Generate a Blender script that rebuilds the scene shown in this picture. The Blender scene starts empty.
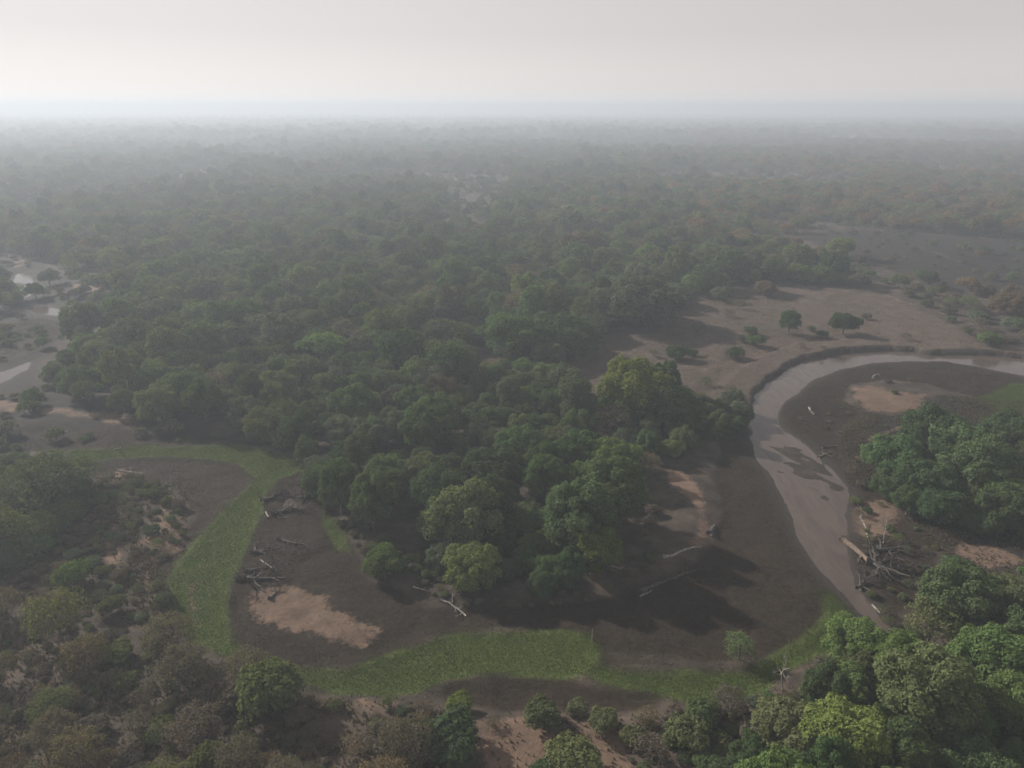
import bpy, math, random
import numpy as np
from math import radians, sin, cos, tan, atan, pi

# ------------------------------------------------------------------ camera, sky, sun, exposure
scene = bpy.context.scene
col = scene.collection
CAM_H, F_PX, PITCH = 80.0, 736.0, radians(20.6)
SUN_AZ, SUN_EL = 54.0, 28.0          # degrees left of the view axis (+Y), elevation
cam_data = bpy.data.cameras.new("camera")
cam = bpy.data.objects.new("camera", cam_data)
col.objects.link(cam)
cam.location = (0, 0, CAM_H)
cam.rotation_euler = (pi / 2 - PITCH, 0, 0)
cam_data.sensor_fit = 'HORIZONTAL'
cam_data.angle = 2 * atan(512 / F_PX)
cam_data.clip_start, cam_data.clip_end = 0.5, 60000
scene.camera = cam

world = bpy.data.worlds.new("World")
scene.world = world
world.use_nodes = True
wn, wl = world.node_tree.nodes, world.node_tree.links
bg = wn["Background"]
sky = wn.new("ShaderNodeTexSky")
sky.sky_type = 'NISHITA'
sky.sun_disc = False
sky.sun_elevation = radians(SUN_EL)
sky.sun_rotation = radians(-SUN_AZ)
sky.air_density, sky.dust_density, sky.ozone_density = 1.0, 0.0, 1.0
hs = wn.new("ShaderNodeHueSaturation")
hs.inputs["Saturation"].default_value = 0.16
wl.new(sky.outputs[0], hs.inputs["Color"])
wm = wn.new("ShaderNodeMix"); wm.data_type = 'RGBA'; wm.blend_type = 'MULTIPLY'
wm.inputs["Factor"].default_value = 1.0
wm.inputs["B"].default_value = (1.055, 0.975, 0.955, 1)     # smoke-tinted air, the same all over the sky
wl.new(hs.outputs[0], wm.inputs["A"])
wv = wn.new("ShaderNodeMix"); wv.data_type = 'RGBA'      # even veil of smoke over the whole sky
wv.inputs["Factor"].default_value = 0.35
wv.inputs["B"].default_value = (9.0, 8.55, 8.4, 1)
wl.new(wm.outputs["Result"], wv.inputs["A"])
wl.new(wv.outputs["Result"], bg.inputs["Color"])
bg.inputs["Strength"].default_value = 0.060

sd = bpy.data.lights.new("sun", 'SUN')
sd.energy, sd.angle, sd.color = 5.0, radians(1.5), (1.0, 0.93, 0.84)
sun = bpy.data.objects.new("sun", sd)
col.objects.link(sun)
sun.rotation_euler = (pi / 2 - radians(SUN_EL), 0, radians(180 + SUN_AZ))
sun.location = (-300, 300, 300)

scene.view_settings.view_transform = 'Standard'
scene.view_settings.look = 'None'
scene.view_settings.exposure = 0.55
scene.view_settings.gamma = 1.0
scene.view_settings.use_curve_mapping = False
scene.render.engine = 'CYCLES'
cy = scene.cycles
cy.use_denoising = True
cy.max_bounces, cy.diffuse_bounces, cy.glossy_bounces = 4, 2, 2
cy.transmission_bounces, cy.volume_bounces, cy.transparent_max_bounces = 2, 1, 4
cy.filter_width = 1.6

R = random.Random(11)
NP = np.random.RandomState(11)

# ------------------------------------------------------------------ helpers
def g(px, py, z=0.0):
    """ground point (at height z) that the drone sees at that place of the picture"""
    u, v = (px - 512) / F_PX, (384 - py) / F_PX
    h, w = cos(PITCH) + v * sin(PITCH), -sin(PITCH) + v * cos(PITCH)
    t = (z - CAM_H) / w
    return (u * t, h * t, z)

def to_px(x, y, z=0.0):
    dz = z - CAM_H
    d = y * cos(PITCH) - dz * sin(PITCH)
    up = y * sin(PITCH) + dz * cos(PITCH)
    return 512 + F_PX * x / d, 384 - F_PX * up / d, d

def poly(pts, z=0.0):
    return np.array([g(x, y, z)[:2] for x, y in pts])

def smooth(a, b, x):
    t = np.clip((x - a) / (b - a), 0, 1)
    return t * t * (3 - 2 * t)

def seg_dist(P, A, B):
    ab = B - A
    t = np.clip(((P - A) @ ab) / max(ab @ ab, 1e-9), 0, 1)
    return np.hypot(P[:, 0] - A[0] - t * ab[0], P[:, 1] - A[1] - t * ab[1])

def line_dist(P, L):
    d = np.full(len(P), 1e9)
    for i in range(len(L) - 1):
        d = np.minimum(d, seg_dist(P, L[i], L[i + 1]))
    return d

def inside(P, Q):
    r = np.zeros(len(P), bool)
    n = len(Q)
    for i in range(n):
        a, b = Q[i], Q[(i + 1) % n]
        if a[1] == b[1]:
            continue
        c = (a[1] > P[:, 1]) != (b[1] > P[:, 1])
        r ^= c & (P[:, 0] < (b[0] - a[0]) * (P[:, 1] - a[1]) / (b[1] - a[1]) + a[0])
    return r

def sdf(P, Q, margin=30):
    """signed distance, positive inside; -margin far away"""
    out = np.full(len(P), -float(margin))
    lo, hi = Q.min(0) - margin, Q.max(0) + margin
    m = (P[:, 0] > lo[0]) & (P[:, 0] < hi[0]) & (P[:, 1] > lo[1]) & (P[:, 1] < hi[1])
    if m.any():
        p = P[m]
        d = line_dist(p, np.vstack([Q, Q[:1]]))
        out[m] = np.maximum(np.where(inside(p, Q), d, -d), -margin)
    return out

_lat = np.random.RandomState(5).rand(256, 256)
def noise2(x, y, s):
    x, y = x / s + 1000.3, y / s + 700.7
    xi, yi = np.floor(x).astype(int), np.floor(y).astype(int)
    fx, fy = x - xi, y - yi
    fx, fy = fx * fx * (3 - 2 * fx), fy * fy * (3 - 2 * fy)
    f = lambda a, b: _lat[a % 256, b % 256]
    return ((f(xi, yi) * (1 - fx) + f(xi + 1, yi) * fx) * (1 - fy)
            + (f(xi, yi + 1) * (1 - fx) + f(xi + 1, yi + 1) * fx) * fy)

def tag(o, label=None, cat=None, group=None, kind=None):
    for k, v in (("label", label), ("category", cat), ("group", group), ("kind", kind)):
        if v:
            o[k] = v
    return o

def mesh_np(name, V, faces, k, mats=(), midx=None, smooth_f=False):
    """faces: (n,k) int array"""
    me = bpy.data.meshes.new(name)
    V, faces = np.asarray(V, np.float32), np.asarray(faces, np.int32)
    n = len(faces)
    me.vertices.add(len(V)); me.vertices.foreach_set("co", V.ravel())
    me.loops.add(n * k); me.loops.foreach_set("vertex_index", faces.ravel())
    me.polygons.add(n)
    me.polygons.foreach_set("loop_start", np.arange(0, n * k, k, dtype=np.int32))
    for m in mats:
        me.materials.append(m)
    if midx is not None:
        me.polygons.foreach_set("material_index", np.asarray(midx, np.int32))
    me.polygons.foreach_set("use_smooth", np.full(n, smooth_f))
    me.update(calc_edges=True)
    return me

def add_obj(name, me, parent=None, loc=(0, 0, 0)):
    o = bpy.data.objects.new(name, me)
    col.objects.link(o)
    o.parent = parent
    o.location = loc
    return o

def fattr(me, name, vals, dom='POINT'):
    a = me.attributes.new(name, 'FLOAT', dom)
    a.data.foreach_set("value", np.asarray(vals, np.float32))

# ------------------------------------------------------------------ materials
def new_mat(name):
    m = bpy.data.materials.new(name)
    m.use_nodes = True
    nt = m.node_tree
    for n in list(nt.nodes):
        if n.type != 'OUTPUT_MATERIAL':
            nt.nodes.remove(n)
    return m, nt.nodes, nt.links, [n for n in nt.nodes][0]

def leaf_material(name, trans=0.3, rough=False):
    m, N, L, out = new_mat(name)
    at = N.new("ShaderNodeAttribute"); at.attribute_type = 'INSTANCER'; at.attribute_name = "tint"
    lv = N.new("ShaderNodeAttribute"); lv.attribute_type = 'GEOMETRY'; lv.attribute_name = "leafvar"
    oi = N.new("ShaderNodeObjectInfo")
    mr = N.new("ShaderNodeMapRange")
    mr.inputs["To Min"].default_value, mr.inputs["To Max"].default_value = 0.62, 1.38
    L.new(lv.outputs["Fac"], mr.inputs["Value"])
    hsv = N.new("ShaderNodeHueSaturation")
    mh = N.new("ShaderNodeMapRange")
    mh.inputs["To Min"].default_value, mh.inputs["To Max"].default_value = 0.492, 0.508
    L.new(oi.outputs["Random"], mh.inputs["Value"])
    L.new(mh.outputs[0], hsv.inputs["Hue"])
    L.new(mr.outputs[0], hsv.inputs["Value"])
    L.new(at.outputs["Color"], hsv.inputs["Color"])
    d = N.new("ShaderNodeBsdfDiffuse")
    t = N.new("ShaderNodeBsdfTranslucent")
    tc = N.new("ShaderNodeMix"); tc.data_type = 'RGBA'; tc.blend_type = 'MULTIPLY'
    tc.inputs["Factor"].default_value = 1.0
    tc.inputs["B"].default_value = (1.25, 1.25, 0.6, 1)
    L.new(hsv.outputs[0], tc.inputs["A"])
    L.new(hsv.outputs[0], d.inputs["Color"])
    L.new(tc.outputs["Result"], t.inputs["Color"])
    mx = N.new("ShaderNodeMixShader"); mx.inputs[0].default_value = trans
    L.new(d.outputs[0], mx.inputs[1]); L.new(t.outputs[0], mx.inputs[2])
    L.new(mx.outputs[0], out.inputs["Surface"])
    return m

def bark_material(name, c1, c2, scale=3.0):
    m, N, L, out = new_mat(name)
    tc = N.new("ShaderNodeTexCoord")
    nz = N.new("ShaderNodeTexNoise"); nz.inputs["Scale"].default_value = scale; nz.inputs["Detail"].default_value = 6
    L.new(tc.outputs["Object"], nz.inputs["Vector"])
    cr = N.new("ShaderNodeValToRGB")
    cr.color_ramp.elements[0].position, cr.color_ramp.elements[1].position = 0.35, 0.68
    cr.color_ramp.elements[0].color, cr.color_ramp.elements[1].color = (*c1, 1), (*c2, 1)
    L.new(nz.outputs["Fac"], cr.inputs[0])
    b = N.new("ShaderNodeBsdfPrincipled"); b.inputs["Roughness"].default_value = 0.9
    L.new(cr.outputs[0], b.inputs["Base Color"])
    bp = N.new("ShaderNodeBump"); bp.inputs["Strength"].default_value = 0.5; bp.inputs["Distance"].default_value = 0.05
    L.new(nz.outputs["Fac"], bp.inputs["Height"]); L.new(bp.outputs[0], b.inputs["Normal"])
    L.new(b.outputs[0], out.inputs["Surface"])
    return m

LEAF = leaf_material("foliage", 0.32)
GRASS = leaf_material("grass_blades", 0.25)
BARK = bark_material("bark", (0.055, 0.045, 0.036), (0.16, 0.135, 0.11))
DARKWOOD = bark_material("dark_driftwood", (0.022, 0.019, 0.017), (0.085, 0.072, 0.062))
PALEWOOD = bark_material("bleached_driftwood", (0.15, 0.135, 0.115), (0.36, 0.33, 0.29))
BROWNWOOD = bark_material("brown_log", (0.07, 0.052, 0.038), (0.19, 0.145, 0.105))

# ------------------------------------------------------------------ zones of the place
ZW, ZC = -1.5, -1.1     # river level, floor of the dry channel
RIVER_OUTER = [(1100, 363), (1024, 358), (973, 355), (940, 354), (932, 356), (912, 351), (873, 351), (831, 354), (806, 359), (797, 364),
               (784, 369), (770, 380), (757, 393), (751, 402)]
RIVER_LEFT = [(751, 420), (748, 434), (757, 456), (768, 474), (781, 492), (791, 515), (800, 541), (817, 566), (844, 597), (864, 618), (885, 640), (905, 652)]
RIVER_RIGHT = [(905, 640), (882, 620), (874, 605), (858, 589), (849, 566), (844, 541), (847, 512), (846, 490), (838, 475), (822, 461), (800, 441), (779, 427), (777, 413),
               (782, 404), (798, 393), (812, 380), (837, 370), (873, 363), (906, 361), (945, 362), (976, 366), (1024, 376), (1100, 395)]
river = poly(RIVER_OUTER + RIVER_LEFT + RIVER_RIGHT, ZW)
steep_line = poly(RIVER_OUTER, ZW)
pool_a = poly([(26, 308), (42, 306), (63, 310), (79, 314), (86, 320), (94, 323), (89, 328), (81, 324), (76, 330), (70, 328), (70, 321), (56, 316), (40, 314)], ZW)
pool_b = poly([(30, 362), (27, 369), (7, 380), (-40, 400), (-60, 396), (-20, 380), (12, 369)], ZW)
pool_c = poly([(8, 300), (12, 286), (18, 274), (30, 272), (36, 284), (30, 296), (18, 300)], ZW)
pool_d = poly([(281, 506), (287, 497), (296, 499), (299, 504), (289, 511)], ZC - 0.25)
POOLS = [pool_a, pool_b, pool_c]

green_polys = [poly(p, ZC) for p in [
    [(69, 451), (98, 449), (147, 445), (167, 448), (240, 444), (300, 458), (306, 468), (290, 476), (278, 480), (272, 489), (261, 501), (262, 514), (253, 532),
     (245, 552), (237, 569), (231, 587), (228, 600), (226, 622), (231, 640), (250, 655), (290, 668), (345, 670), (385, 656), (427, 644), (446, 635), (490, 633),
     (560, 632), (591, 634), (603, 650), (600, 664), (588, 676), (563, 679), (485, 677), (446, 682), (422, 693), (380, 697), (330, 694), (260, 675), (216, 656),
     (193, 643), (172, 621), (169, 601), (167, 582), (187, 554), (206, 531), (229, 506), (245, 491), (256, 477), (240, 464), (200, 459), (167, 457), (118, 459), (69, 466)],
    [(592, 664), (640, 672), (690, 672), (745, 674), (785, 664), (770, 692), (735, 708), (690, 706), (650, 695), (600, 684), (584, 676)],
    [(325, 512), (332, 520), (342, 535), (350, 552), (338, 548), (328, 535), (320, 520)],
    [(975, 400), (1010, 384), (1060, 384), (1060, 415), (1000, 415)],
    [(818, 592), (836, 590), (860, 618), (852, 640), (800, 668), (770, 678), (745, 672), (800, 640), (826, 616)],
]]
mud_polys = [poly(p, ZC) for p in [
    [(745, 405), (748, 434), (757, 456), (780, 490), (800, 540), (823, 571), (848, 600), (835, 630), (770, 660), (700, 668), (640, 668), (600, 670), (580, 632), (500, 630),
     (430, 640), (390, 655), (345, 668), (300, 667), (250, 655), (230, 640), (225, 620), (231, 587), (245, 552), (262, 514), (260, 501), (278, 479), (300, 470),
     (325, 495), (345, 540), (375, 585), (430, 608), (520, 608), (620, 598), (690, 568), (716, 548), (718, 500), (712, 475), (722, 440)],
    [(69, 465), (118, 459), (167, 457), (240, 460), (256, 477), (229, 505), (187, 553), (167, 581), (145, 585), (148, 560), (180, 550), (195, 520), (185, 490), (140, 478), (90, 475)],
    [(-40, 425), (0, 430), (60, 428), (130, 432), (200, 436), (280, 446), (240, 446), (147, 446), (60, 451), (-40, 455)],
    [(782, 404), (798, 393), (812, 380), (837, 370), (873, 363), (906, 361), (945, 362), (976, 366), (1024, 376), (1060, 385), (985, 400), (960, 395), (930, 385), (890, 380),
     (850, 385), (845, 402), (860, 415), (840, 430), (840, 455), (850, 475), (842, 482), (822, 461), (800, 441), (778, 425)],
    [(842, 482), (852, 472), (878, 486), (900, 515), (935, 545), (930, 570), (905, 600), (888, 628), (874, 605), (858, 589), (849, 566), (844, 541), (847, 512)],
    [(430, 693), (450, 681), (490, 677), (560, 680), (600, 690), (680, 690), (650, 712), (590, 715), (520, 712), (450, 705)],
    [(0, 330), (40, 318), (62, 322), (70, 335), (40, 352), (0, 365), (-60, 380), (-60, 350)],
]]
SAND = [
    ([(240, 588), (264, 577), (308, 578), (334, 592), (355, 610), (376, 630), (364, 645), (328, 645), (296, 630), (260, 616), (240, 603)], -0.7),
    ([(845, 388), (865, 384), (895, 390), (934, 395), (924, 409), (895, 416), (867, 413), (850, 402)], -0.5),
    ([(655, 461), (690, 474), (708, 488), (714, 518), (706, 549), (690, 546), (693, 522), (682, 500), (662, 484)], -0.4, .95),
    ([(148, 508), (176, 492), (190, 512), (184, 545), (158, 558), (140, 548)], -0.5, .66),
    ([(-60, 385), (0, 394), (40, 405), (80, 407), (120, 411), (158, 421), (145, 429), (90, 423), (40, 417), (0, 412), (-60, 405)], -0.3, .6),
    ([(466, 714), (490, 708), (512, 716), (536, 710), (560, 735), (600, 768), (640, 830), (480, 830), (470, 745)], 0.6),
    ([(575, 722), (600, 715), (625, 740), (640, 775), (600, 775)], 0.6),
    ([(72, 284), (98, 277), (108, 288), (90, 294), (76, 292)], 0),
    ([(10, 262), (24, 258), (28, 264), (14, 268)], 0),
    ([(360, 695), (400, 700), (410, 712), (380, 716), (355, 706)], 0.6),
    ([(170, 715), (185, 740), (182, 790), (160, 790), (165, 745)], 0.6),
    ([(840, 505), (880, 495), (905, 505), (900, 535), (870, 540), (850, 525)], -0.6),
    ([(960, 540), (1000, 548), (1040, 560), (1040, 575), (985, 570), (955, 552)], 0),
    ([(100, 545), (118, 520), (128, 545), (118, 585), (100, 590)], 0),
    ([(45, 575), (62, 570), (70, 600), (50, 605)], 0),
]
sand_polys = [poly(q[0], q[1]) for q in SAND]
sand_w = [q[2] if len(q) > 2 else .82 for q in SAND]
silt_polys = [poly(p, z) for p, z in [
    ([(600, 645), (660, 648), (715, 660), (780, 650), (830, 625), (850, 625), (845, 645), (790, 668), (720, 676), (660, 668), (606, 668)], ZC),
    ([(180, 600), (205, 590), (222, 610), (215, 632), (190, 628)], ZC),
]]
plain = poly([(455, 352), (500, 346), (545, 372), (575, 355), (605, 328), (650, 322), (692, 296), (760, 284), (810, 286), (850, 290), (885, 293), (950, 322), (990, 347), (1100, 352),
              (1100, 363), (1024, 358), (973, 355), (912, 351), (873, 351), (831, 354), (806, 359), (784, 369), (770, 380), (757, 393), (748, 404), (735, 402), (700, 396), (660, 402), (600, 412),
              (560, 388), (520, 372), (480, 375)])
plain_far = poly([(800, 237), (850, 228), (910, 232), (1024, 240), (1150, 242), (1150, 300), (1024, 300), (985, 292), (930, 285), (895, 272), (860, 262), (830, 252)])
meadow = poly([(-120, 255), (20, 255), (60, 268), (105, 275), (112, 290), (85, 300), (100, 320), (95, 332), (70, 336), (45, 352), (38, 372), (60, 392), (120, 402), (190, 422), (230, 436),
               (150, 446), (0, 446), (-120, 440)])
sandy_right = poly([(655, 455), (720, 430), (748, 410), (757, 456), (800, 541), (845, 600), (700, 600), (620, 600), (650, 540), (660, 500)])
near_bank = poly([(-260, 640), (-60, 620), (60, 640), (150, 655), (215, 672), (262, 690), (330, 700), (400, 700), (440, 706), (470, 713), (488, 716), (512, 718), (536, 712), (600, 716), (650, 712),
                  (700, 712), (745, 706), (790, 676), (850, 648), (905, 650), (960, 600), (1060, 575), (1300, 560), (1300, 1100), (-260, 1100)])

# ------------------------------------------------------------------ ground: one sheet to the horizon
def axis(a, b, step, lo, hi):
    c = list(np.arange(a, b + step / 2, step))
    s, x = step, c[-1]
    while x < hi:
        s *= 1.16; x += s; c.append(x)
    s, x, pre = step, c[0], []
    while x > lo:
        s *= 1.16; x -= s; pre.append(x)
    return np.array(pre[::-1] + c)

GX = axis(-235, 262, 0.9, -9000, 9000)
GY = axis(58, 385, 0.9, -3000, 13000)
XX, YY = np.meshgrid(GX, GY)
P = np.stack([XX.ravel(), YY.ravel()], 1)
near = np.exp(-(np.maximum(np.hypot(P[:, 0], P[:, 1]) - 600, 0) / 300) ** 2)

def union(polys):
    d = np.full(len(P), -30.0)
    for q in polys:
        d = np.maximum(d, sdf(P, q))
    return d

wob = (noise2(P[:, 0], P[:, 1], 9) - .5) * 3.0 + (noise2(P[:, 0], P[:, 1], 3.1) - .5) * 1.6
d_green = union(green_polys) + wob * .55
d_mud = union(mud_polys) + wob * .8
m_sand = np.maximum.reduce([smooth(-3, 4, sdf(P, q) + wob) * w for q, w in zip(sand_polys, sand_w)])
d_silt = union(silt_polys) + wob
d_plain = np.maximum(union([plain, plain_far, meadow]), -30) + wob * 1.5
d_bank = union([near_bank]) + wob * .6
d_river = np.maximum.reduce([sdf(P, q) for q in [river] + POOLS]) + wob * .30
d_pool = sdf(P, pool_d, 12) + wob * .3
d_steep = np.full(len(P), 1e3)
mb = (np.abs(P[:, 0] - 120) < 160) & (np.abs(P[:, 1] - 220) < 120)
d_steep[mb] = line_dist(P[mb], steep_line)

Z = (noise2(P[:, 0], P[:, 1], 60) - .5) * 1.0 + (noise2(P[:, 0], P[:, 1], 17) - .5) * .4
Z += near * ((noise2(P[:, 0], P[:, 1], 4.2) - .5) * .22 + (noise2(P[:, 0], P[:, 1], 1.9) - .5) * .12)
ch = smooth(-5, 3, np.maximum(d_green, d_mud))
Z = Z * (1 - .75 * ch) + ZC * ch
Z += (near * smooth(-1, 2, d_mud) * (1 - smooth(-1, 1, d_green))) * ((noise2(P[:, 0], P[:, 1], 1.3) - .5) * .30 + (noise2(P[:, 0], P[:, 1], 2.6) - .5) * .25)
bk = smooth(-2.2, 2.0, d_bank)
Z = Z * (1 - bk) + bk * (0.9 + .5 * Z)
d_river = d_river + np.exp(-(d_steep / 6) ** 2) * ((noise2(P[:, 0], P[:, 1], 5.5) - .5) * 2.6 + (noise2(P[:, 0], P[:, 1], 2.2) - .5) * 1.2)
slope = 0.07 + (1.0 + 3.2 * noise2(P[:, 0] + 90, P[:, 1], 11)) * np.exp(-(d_steep / 3.0) ** 2) + 0.9 * np.exp(-(d_steep / 8.0) ** 4)
Z = np.where(d_river > 0, np.minimum(Z, ZW - .03 - np.minimum(d_river * .22, .9)),
             np.where(d_river > -29, np.minimum(Z, ZW + .02 - d_river * slope), Z))
# mud bar in the river's bend, just under and over the water
bar = sdf(P, poly([(760, 436), (778, 430), (800, 443), (838, 478), (838, 506), (816, 500), (790, 478), (768, 456)], ZW), 8)
ux, uy = P[:, 0] * .62 + P[:, 1] * -.78, P[:, 0] * .78 + P[:, 1] * .62      # along and across the current
streak = (noise2(ux * .33, uy, 1.5) - .5) * .50 + (noise2(ux * .5, uy, 3.4) - .5) * .34
Z = np.where((d_river > 0) & (bar > -6), np.maximum(Z, ZW - .40 + .40 * smooth(-5, 5, bar) + streak), Z)
Z = np.where(d_pool > -2, np.minimum(Z, ZC - .3 - np.clip(d_pool, -2, 1) * .3), Z)
Z2 = Z.reshape(XX.shape)

def hz(x, y):
    i = min(max(int(np.searchsorted(GX, x)) - 1, 0), len(GX) - 2)
    j = min(max(int(np.searchsorted(GY, y)) - 1, 0), len(GY) - 2)
    a, b = (x - GX[i]) / (GX[i + 1] - GX[i]), (y - GY[j]) / (GY[j + 1] - GY[j])
    return float((Z2[j, i] * (1 - a) + Z2[j, i + 1] * a) * (1 - b) + (Z2[j + 1, i] * (1 - a) + Z2[j + 1, i + 1] * a) * b)

def gz(px, py):
    """ground point on the real relief"""
    z = 0.0
    for _ in range(4):
        x, y, _z = g(px, py, z)
        z = hz(x, y)
    return x, y, z

def ground_material():
    m, N, L, out = new_mat("earth")
    tc = N.new("ShaderNodeTexCoord")
    def nz(scale, detail=5, rough=.6, dist=0.0):
        n = N.new("ShaderNodeTexNoise")
        n.inputs["Scale"].default_value, n.inputs["Detail"].default_value = scale, detail
        n.inputs["Roughness"].default_value, n.inputs["Distortion"].default_value = rough, dist
        L.new(tc.outputs["Object"], n.inputs["Vector"])
        return n.outputs["Fac"]
    def ramp(fac, stops):
        r = N.new("ShaderNodeValToRGB")
        e = r.color_ramp.elements
        e[0].position, e[0].color = stops[0][0], (*stops[0][1], 1)
        e[1].position, e[1].color = stops[-1][0], (*stops[-1][1], 1)
        for p, c in stops[1:-1]:
            k = e.new(p); k.color = (*c, 1)
        L.new(fac, r.inputs[0])
        return r.outputs[0]
    def attr(name):
        a = N.new("ShaderNodeAttribute"); a.attribute_name = name
        return a.outputs["Fac"]
    def math_(op, a, b=None):
        n = N.new("ShaderNodeMath"); n.operation = op
        for i, v in enumerate((a, b)):
            if v is None: continue
            if isinstance(v, (int, float)): n.inputs[i].default_value = v
            else: L.new(v, n.inputs[i])
        return n.outputs[0]
    n_fine, n_mid, n_big, n_huge = nz(1.1, 7, .7), nz(.22, 6, .62), nz(.045, 5, .6, .6), nz(.009, 4, .55)
    def mask(name, w=.16, amp=.55):
        s = math_('ADD', attr(name), math_('MULTIPLY', math_('SUBTRACT', math_('ADD', math_('MULTIPLY', n_fine, .5), math_('MULTIPLY', n_mid, .5)), .5), amp * 2))
        r = N.new("ShaderNodeMapRange"); r.interpolation_type = 'SMOOTHSTEP'
        r.inputs["From Min"].default_value, r.inputs["From Max"].default_value = .5 - w, .5 + w
        L.new(s, r.inputs["Value"])
        gate = N.new("ShaderNodeMapRange"); gate.inputs["From Max"].default_value = .15
        L.new(attr(name), gate.inputs["Value"])
        return math_('MULTIPLY', r.outputs[0], gate.outputs[0])
    def mix(f, a, b):
        n = N.new("ShaderNodeMix"); n.data_type = 'RGBA'
        L.new(f, n.inputs["Factor"]); L.new(a, n.inputs["A"]); L.new(b, n.inputs["B"])
        return n.outputs["Result"]
    litter = ramp(n_mid, [(.3, (.03, .025, .02)), (.5, (.058, .045, .036)), (.7, (.1, .079, .062))])
    plain_c = mix(math_('MULTIPLY', n_big, .9),
                  ramp(n_mid, [(.3, (.055, .042, .034)), (.52, (.092, .069, .055)), (.72, (.135, .102, .079))]),
                  ramp(n_fine, [(.3, (.06, .047, .04)), (.7, (.12, .095, .078))]))
    sand = ramp(math_('ADD', math_('MULTIPLY', n_mid, .55), math_('MULTIPLY', n_fine, .45)), [(.28, (.085, .06, .045)), (.5, (.145, .098, .071)), (.72, (.215, .15, .108))])
    mud = mix(n_big, ramp(n_fine, [(.3, (.012, .0085, .006)), (.55, (.026, .0175, .0118)), (.75, (.052, .036, .024))]),
              ramp(n_fine, [(.32, (.020, .0145, .0095)), (.7, (.046, .034, .021))]))
    green = ramp(n_mid, [(.25, (.052, .07, .02)), (.5, (.074, .1, .026)), (.75, (.096, .12, .038))])
    silt = ramp(n_mid, [(.3, (.038, .031, .025)), (.7, (.07, .057, .046))])
    c = mix(mask("plain"), litter, plain_c)
    burnt = ramp(n_mid, [(.3, (.014, .012, .011)), (.7, (.036, .03, .026))])
    c = mix(mask("burnt", .3), c, burnt)
    c = mix(mask("mud", .2), c, mud)
    c = mix(mask("silt", .25), c, silt)
    c = mix(mask("green", .2, .5), c, green)
    c = mix(mask("sand", .15, .8), c, sand)
    wet_and_shade = N.new("ShaderNodeMix"); wet_and_shade.data_type = 'RGBA'
    wet_and_shade.inputs["B"].default_value = (.042, .035, .03, 1)  # damp shoreline earth, and the shade painted on the steep bank
    L.new(attr("wet_and_shade"), wet_and_shade.inputs["Factor"]); L.new(c, wet_and_shade.inputs["A"])
    hv = N.new("ShaderNodeHueSaturation")
    mr = N.new("ShaderNodeMapRange"); mr.inputs["To Min"].default_value, mr.inputs["To Max"].default_value = .66, 1.05
    mr.inputs["From Min"].default_value, mr.inputs["From Max"].default_value = .3, .7
    L.new(n_huge, mr.inputs["Value"]); L.new(mr.outputs[0], hv.inputs["Value"]); L.new(wet_and_shade.outputs["Result"], hv.inputs["Color"])
    b = N.new("ShaderNodeBsdfPrincipled"); b.inputs["Roughness"].default_value = .95
    b.inputs["Specular IOR Level"].default_value = .15
    L.new(hv.outputs[0], b.inputs["Base Color"])
    bp = N.new("ShaderNodeBump"); bp.inputs["Strength"].default_value = .8; bp.inputs["Distance"].default_value = .3
    L.new(n_fine, bp.inputs["Height"]); L.new(bp.outputs[0], b.inputs["Normal"])
    L.new(b.outputs[0], out.inputs["Surface"])
    return m

ny, nx = XX.shape
idx = np.arange(ny * nx).reshape(ny, nx)
quads = np.stack([idx[:-1, :-1], idx[:-1, 1:], idx[1:, 1:], idx[1:, :-1]], -1).reshape(-1, 4)
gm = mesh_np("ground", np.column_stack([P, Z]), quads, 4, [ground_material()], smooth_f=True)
fattr(gm, "green", smooth(-2.5, 2.5, d_green) * .95)
fattr(gm, "mud", smooth(-3, 3, d_mud))
trails = [[(178, 492), (170, 515), (152, 540), (146, 565), (150, 590)], [(886, 295), (905, 302), (935, 311), (975, 326), (1010, 342)], [(120, 470), (108, 500), (118, 530), (112, 575), (95, 600)],
          [(560, 400), (600, 378), (640, 345), (690, 318), (740, 296)], [(700, 372), (760, 352), (800, 338), (880, 326), (960, 342)], [(215, 545), (205, 570), (190, 592), (196, 625)],
          [(850, 470), (870, 440), (905, 425)], [(915, 245), (960, 262), (1024, 270)]]
d_tr = np.full(len(P), 99.0)
mt_ = np.hypot(P[:, 0], P[:, 1]) < 520
for t in trails:
    d_tr[mt_] = np.minimum(d_tr[mt_], line_dist(P[mt_], np.array([gz(*q)[:2] for q in t])))
m_tr = np.exp(-((d_tr + (noise2(P[:, 0], P[:, 1], 6) - .5) * 1.5) / 1.0) ** 2) * .56
fattr(gm, "sand", np.maximum(m_sand, m_tr))
fattr(gm, "silt", smooth(-3, 3, d_silt) * .62)
fattr(gm, "plain", np.maximum(smooth(-6, 6, d_plain), .62 * bk))
bend_floor = poly([(845, 402), (860, 415), (838, 430), (848, 475), (880, 490), (935, 545), (960, 575), (1100, 580), (1100, 400), (985, 400), (934, 397), (895, 418)], -.5)
fattr(gm, "burnt", np.maximum(np.maximum(smooth(-8, 8, union([plain_far])), smooth(-8, 8, union([meadow]))), .8 * smooth(-4, 4, union([bend_floor]))))
cut = np.exp(-(d_steep / 1.7) ** 2) * smooth(-.1, -.5, Z)  # shade of the steep outer bank, put into the ground colour
fattr(gm, "wet_and_shade", np.maximum(cut, 1) * 0 + np.maximum(cut, np.where(d_river > -29, smooth(ZW + .35, ZW + .02, Z), 0) * smooth(-12, -1, d_river)))
ground = tag(add_obj("ground", gm), kind="structure")

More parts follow.
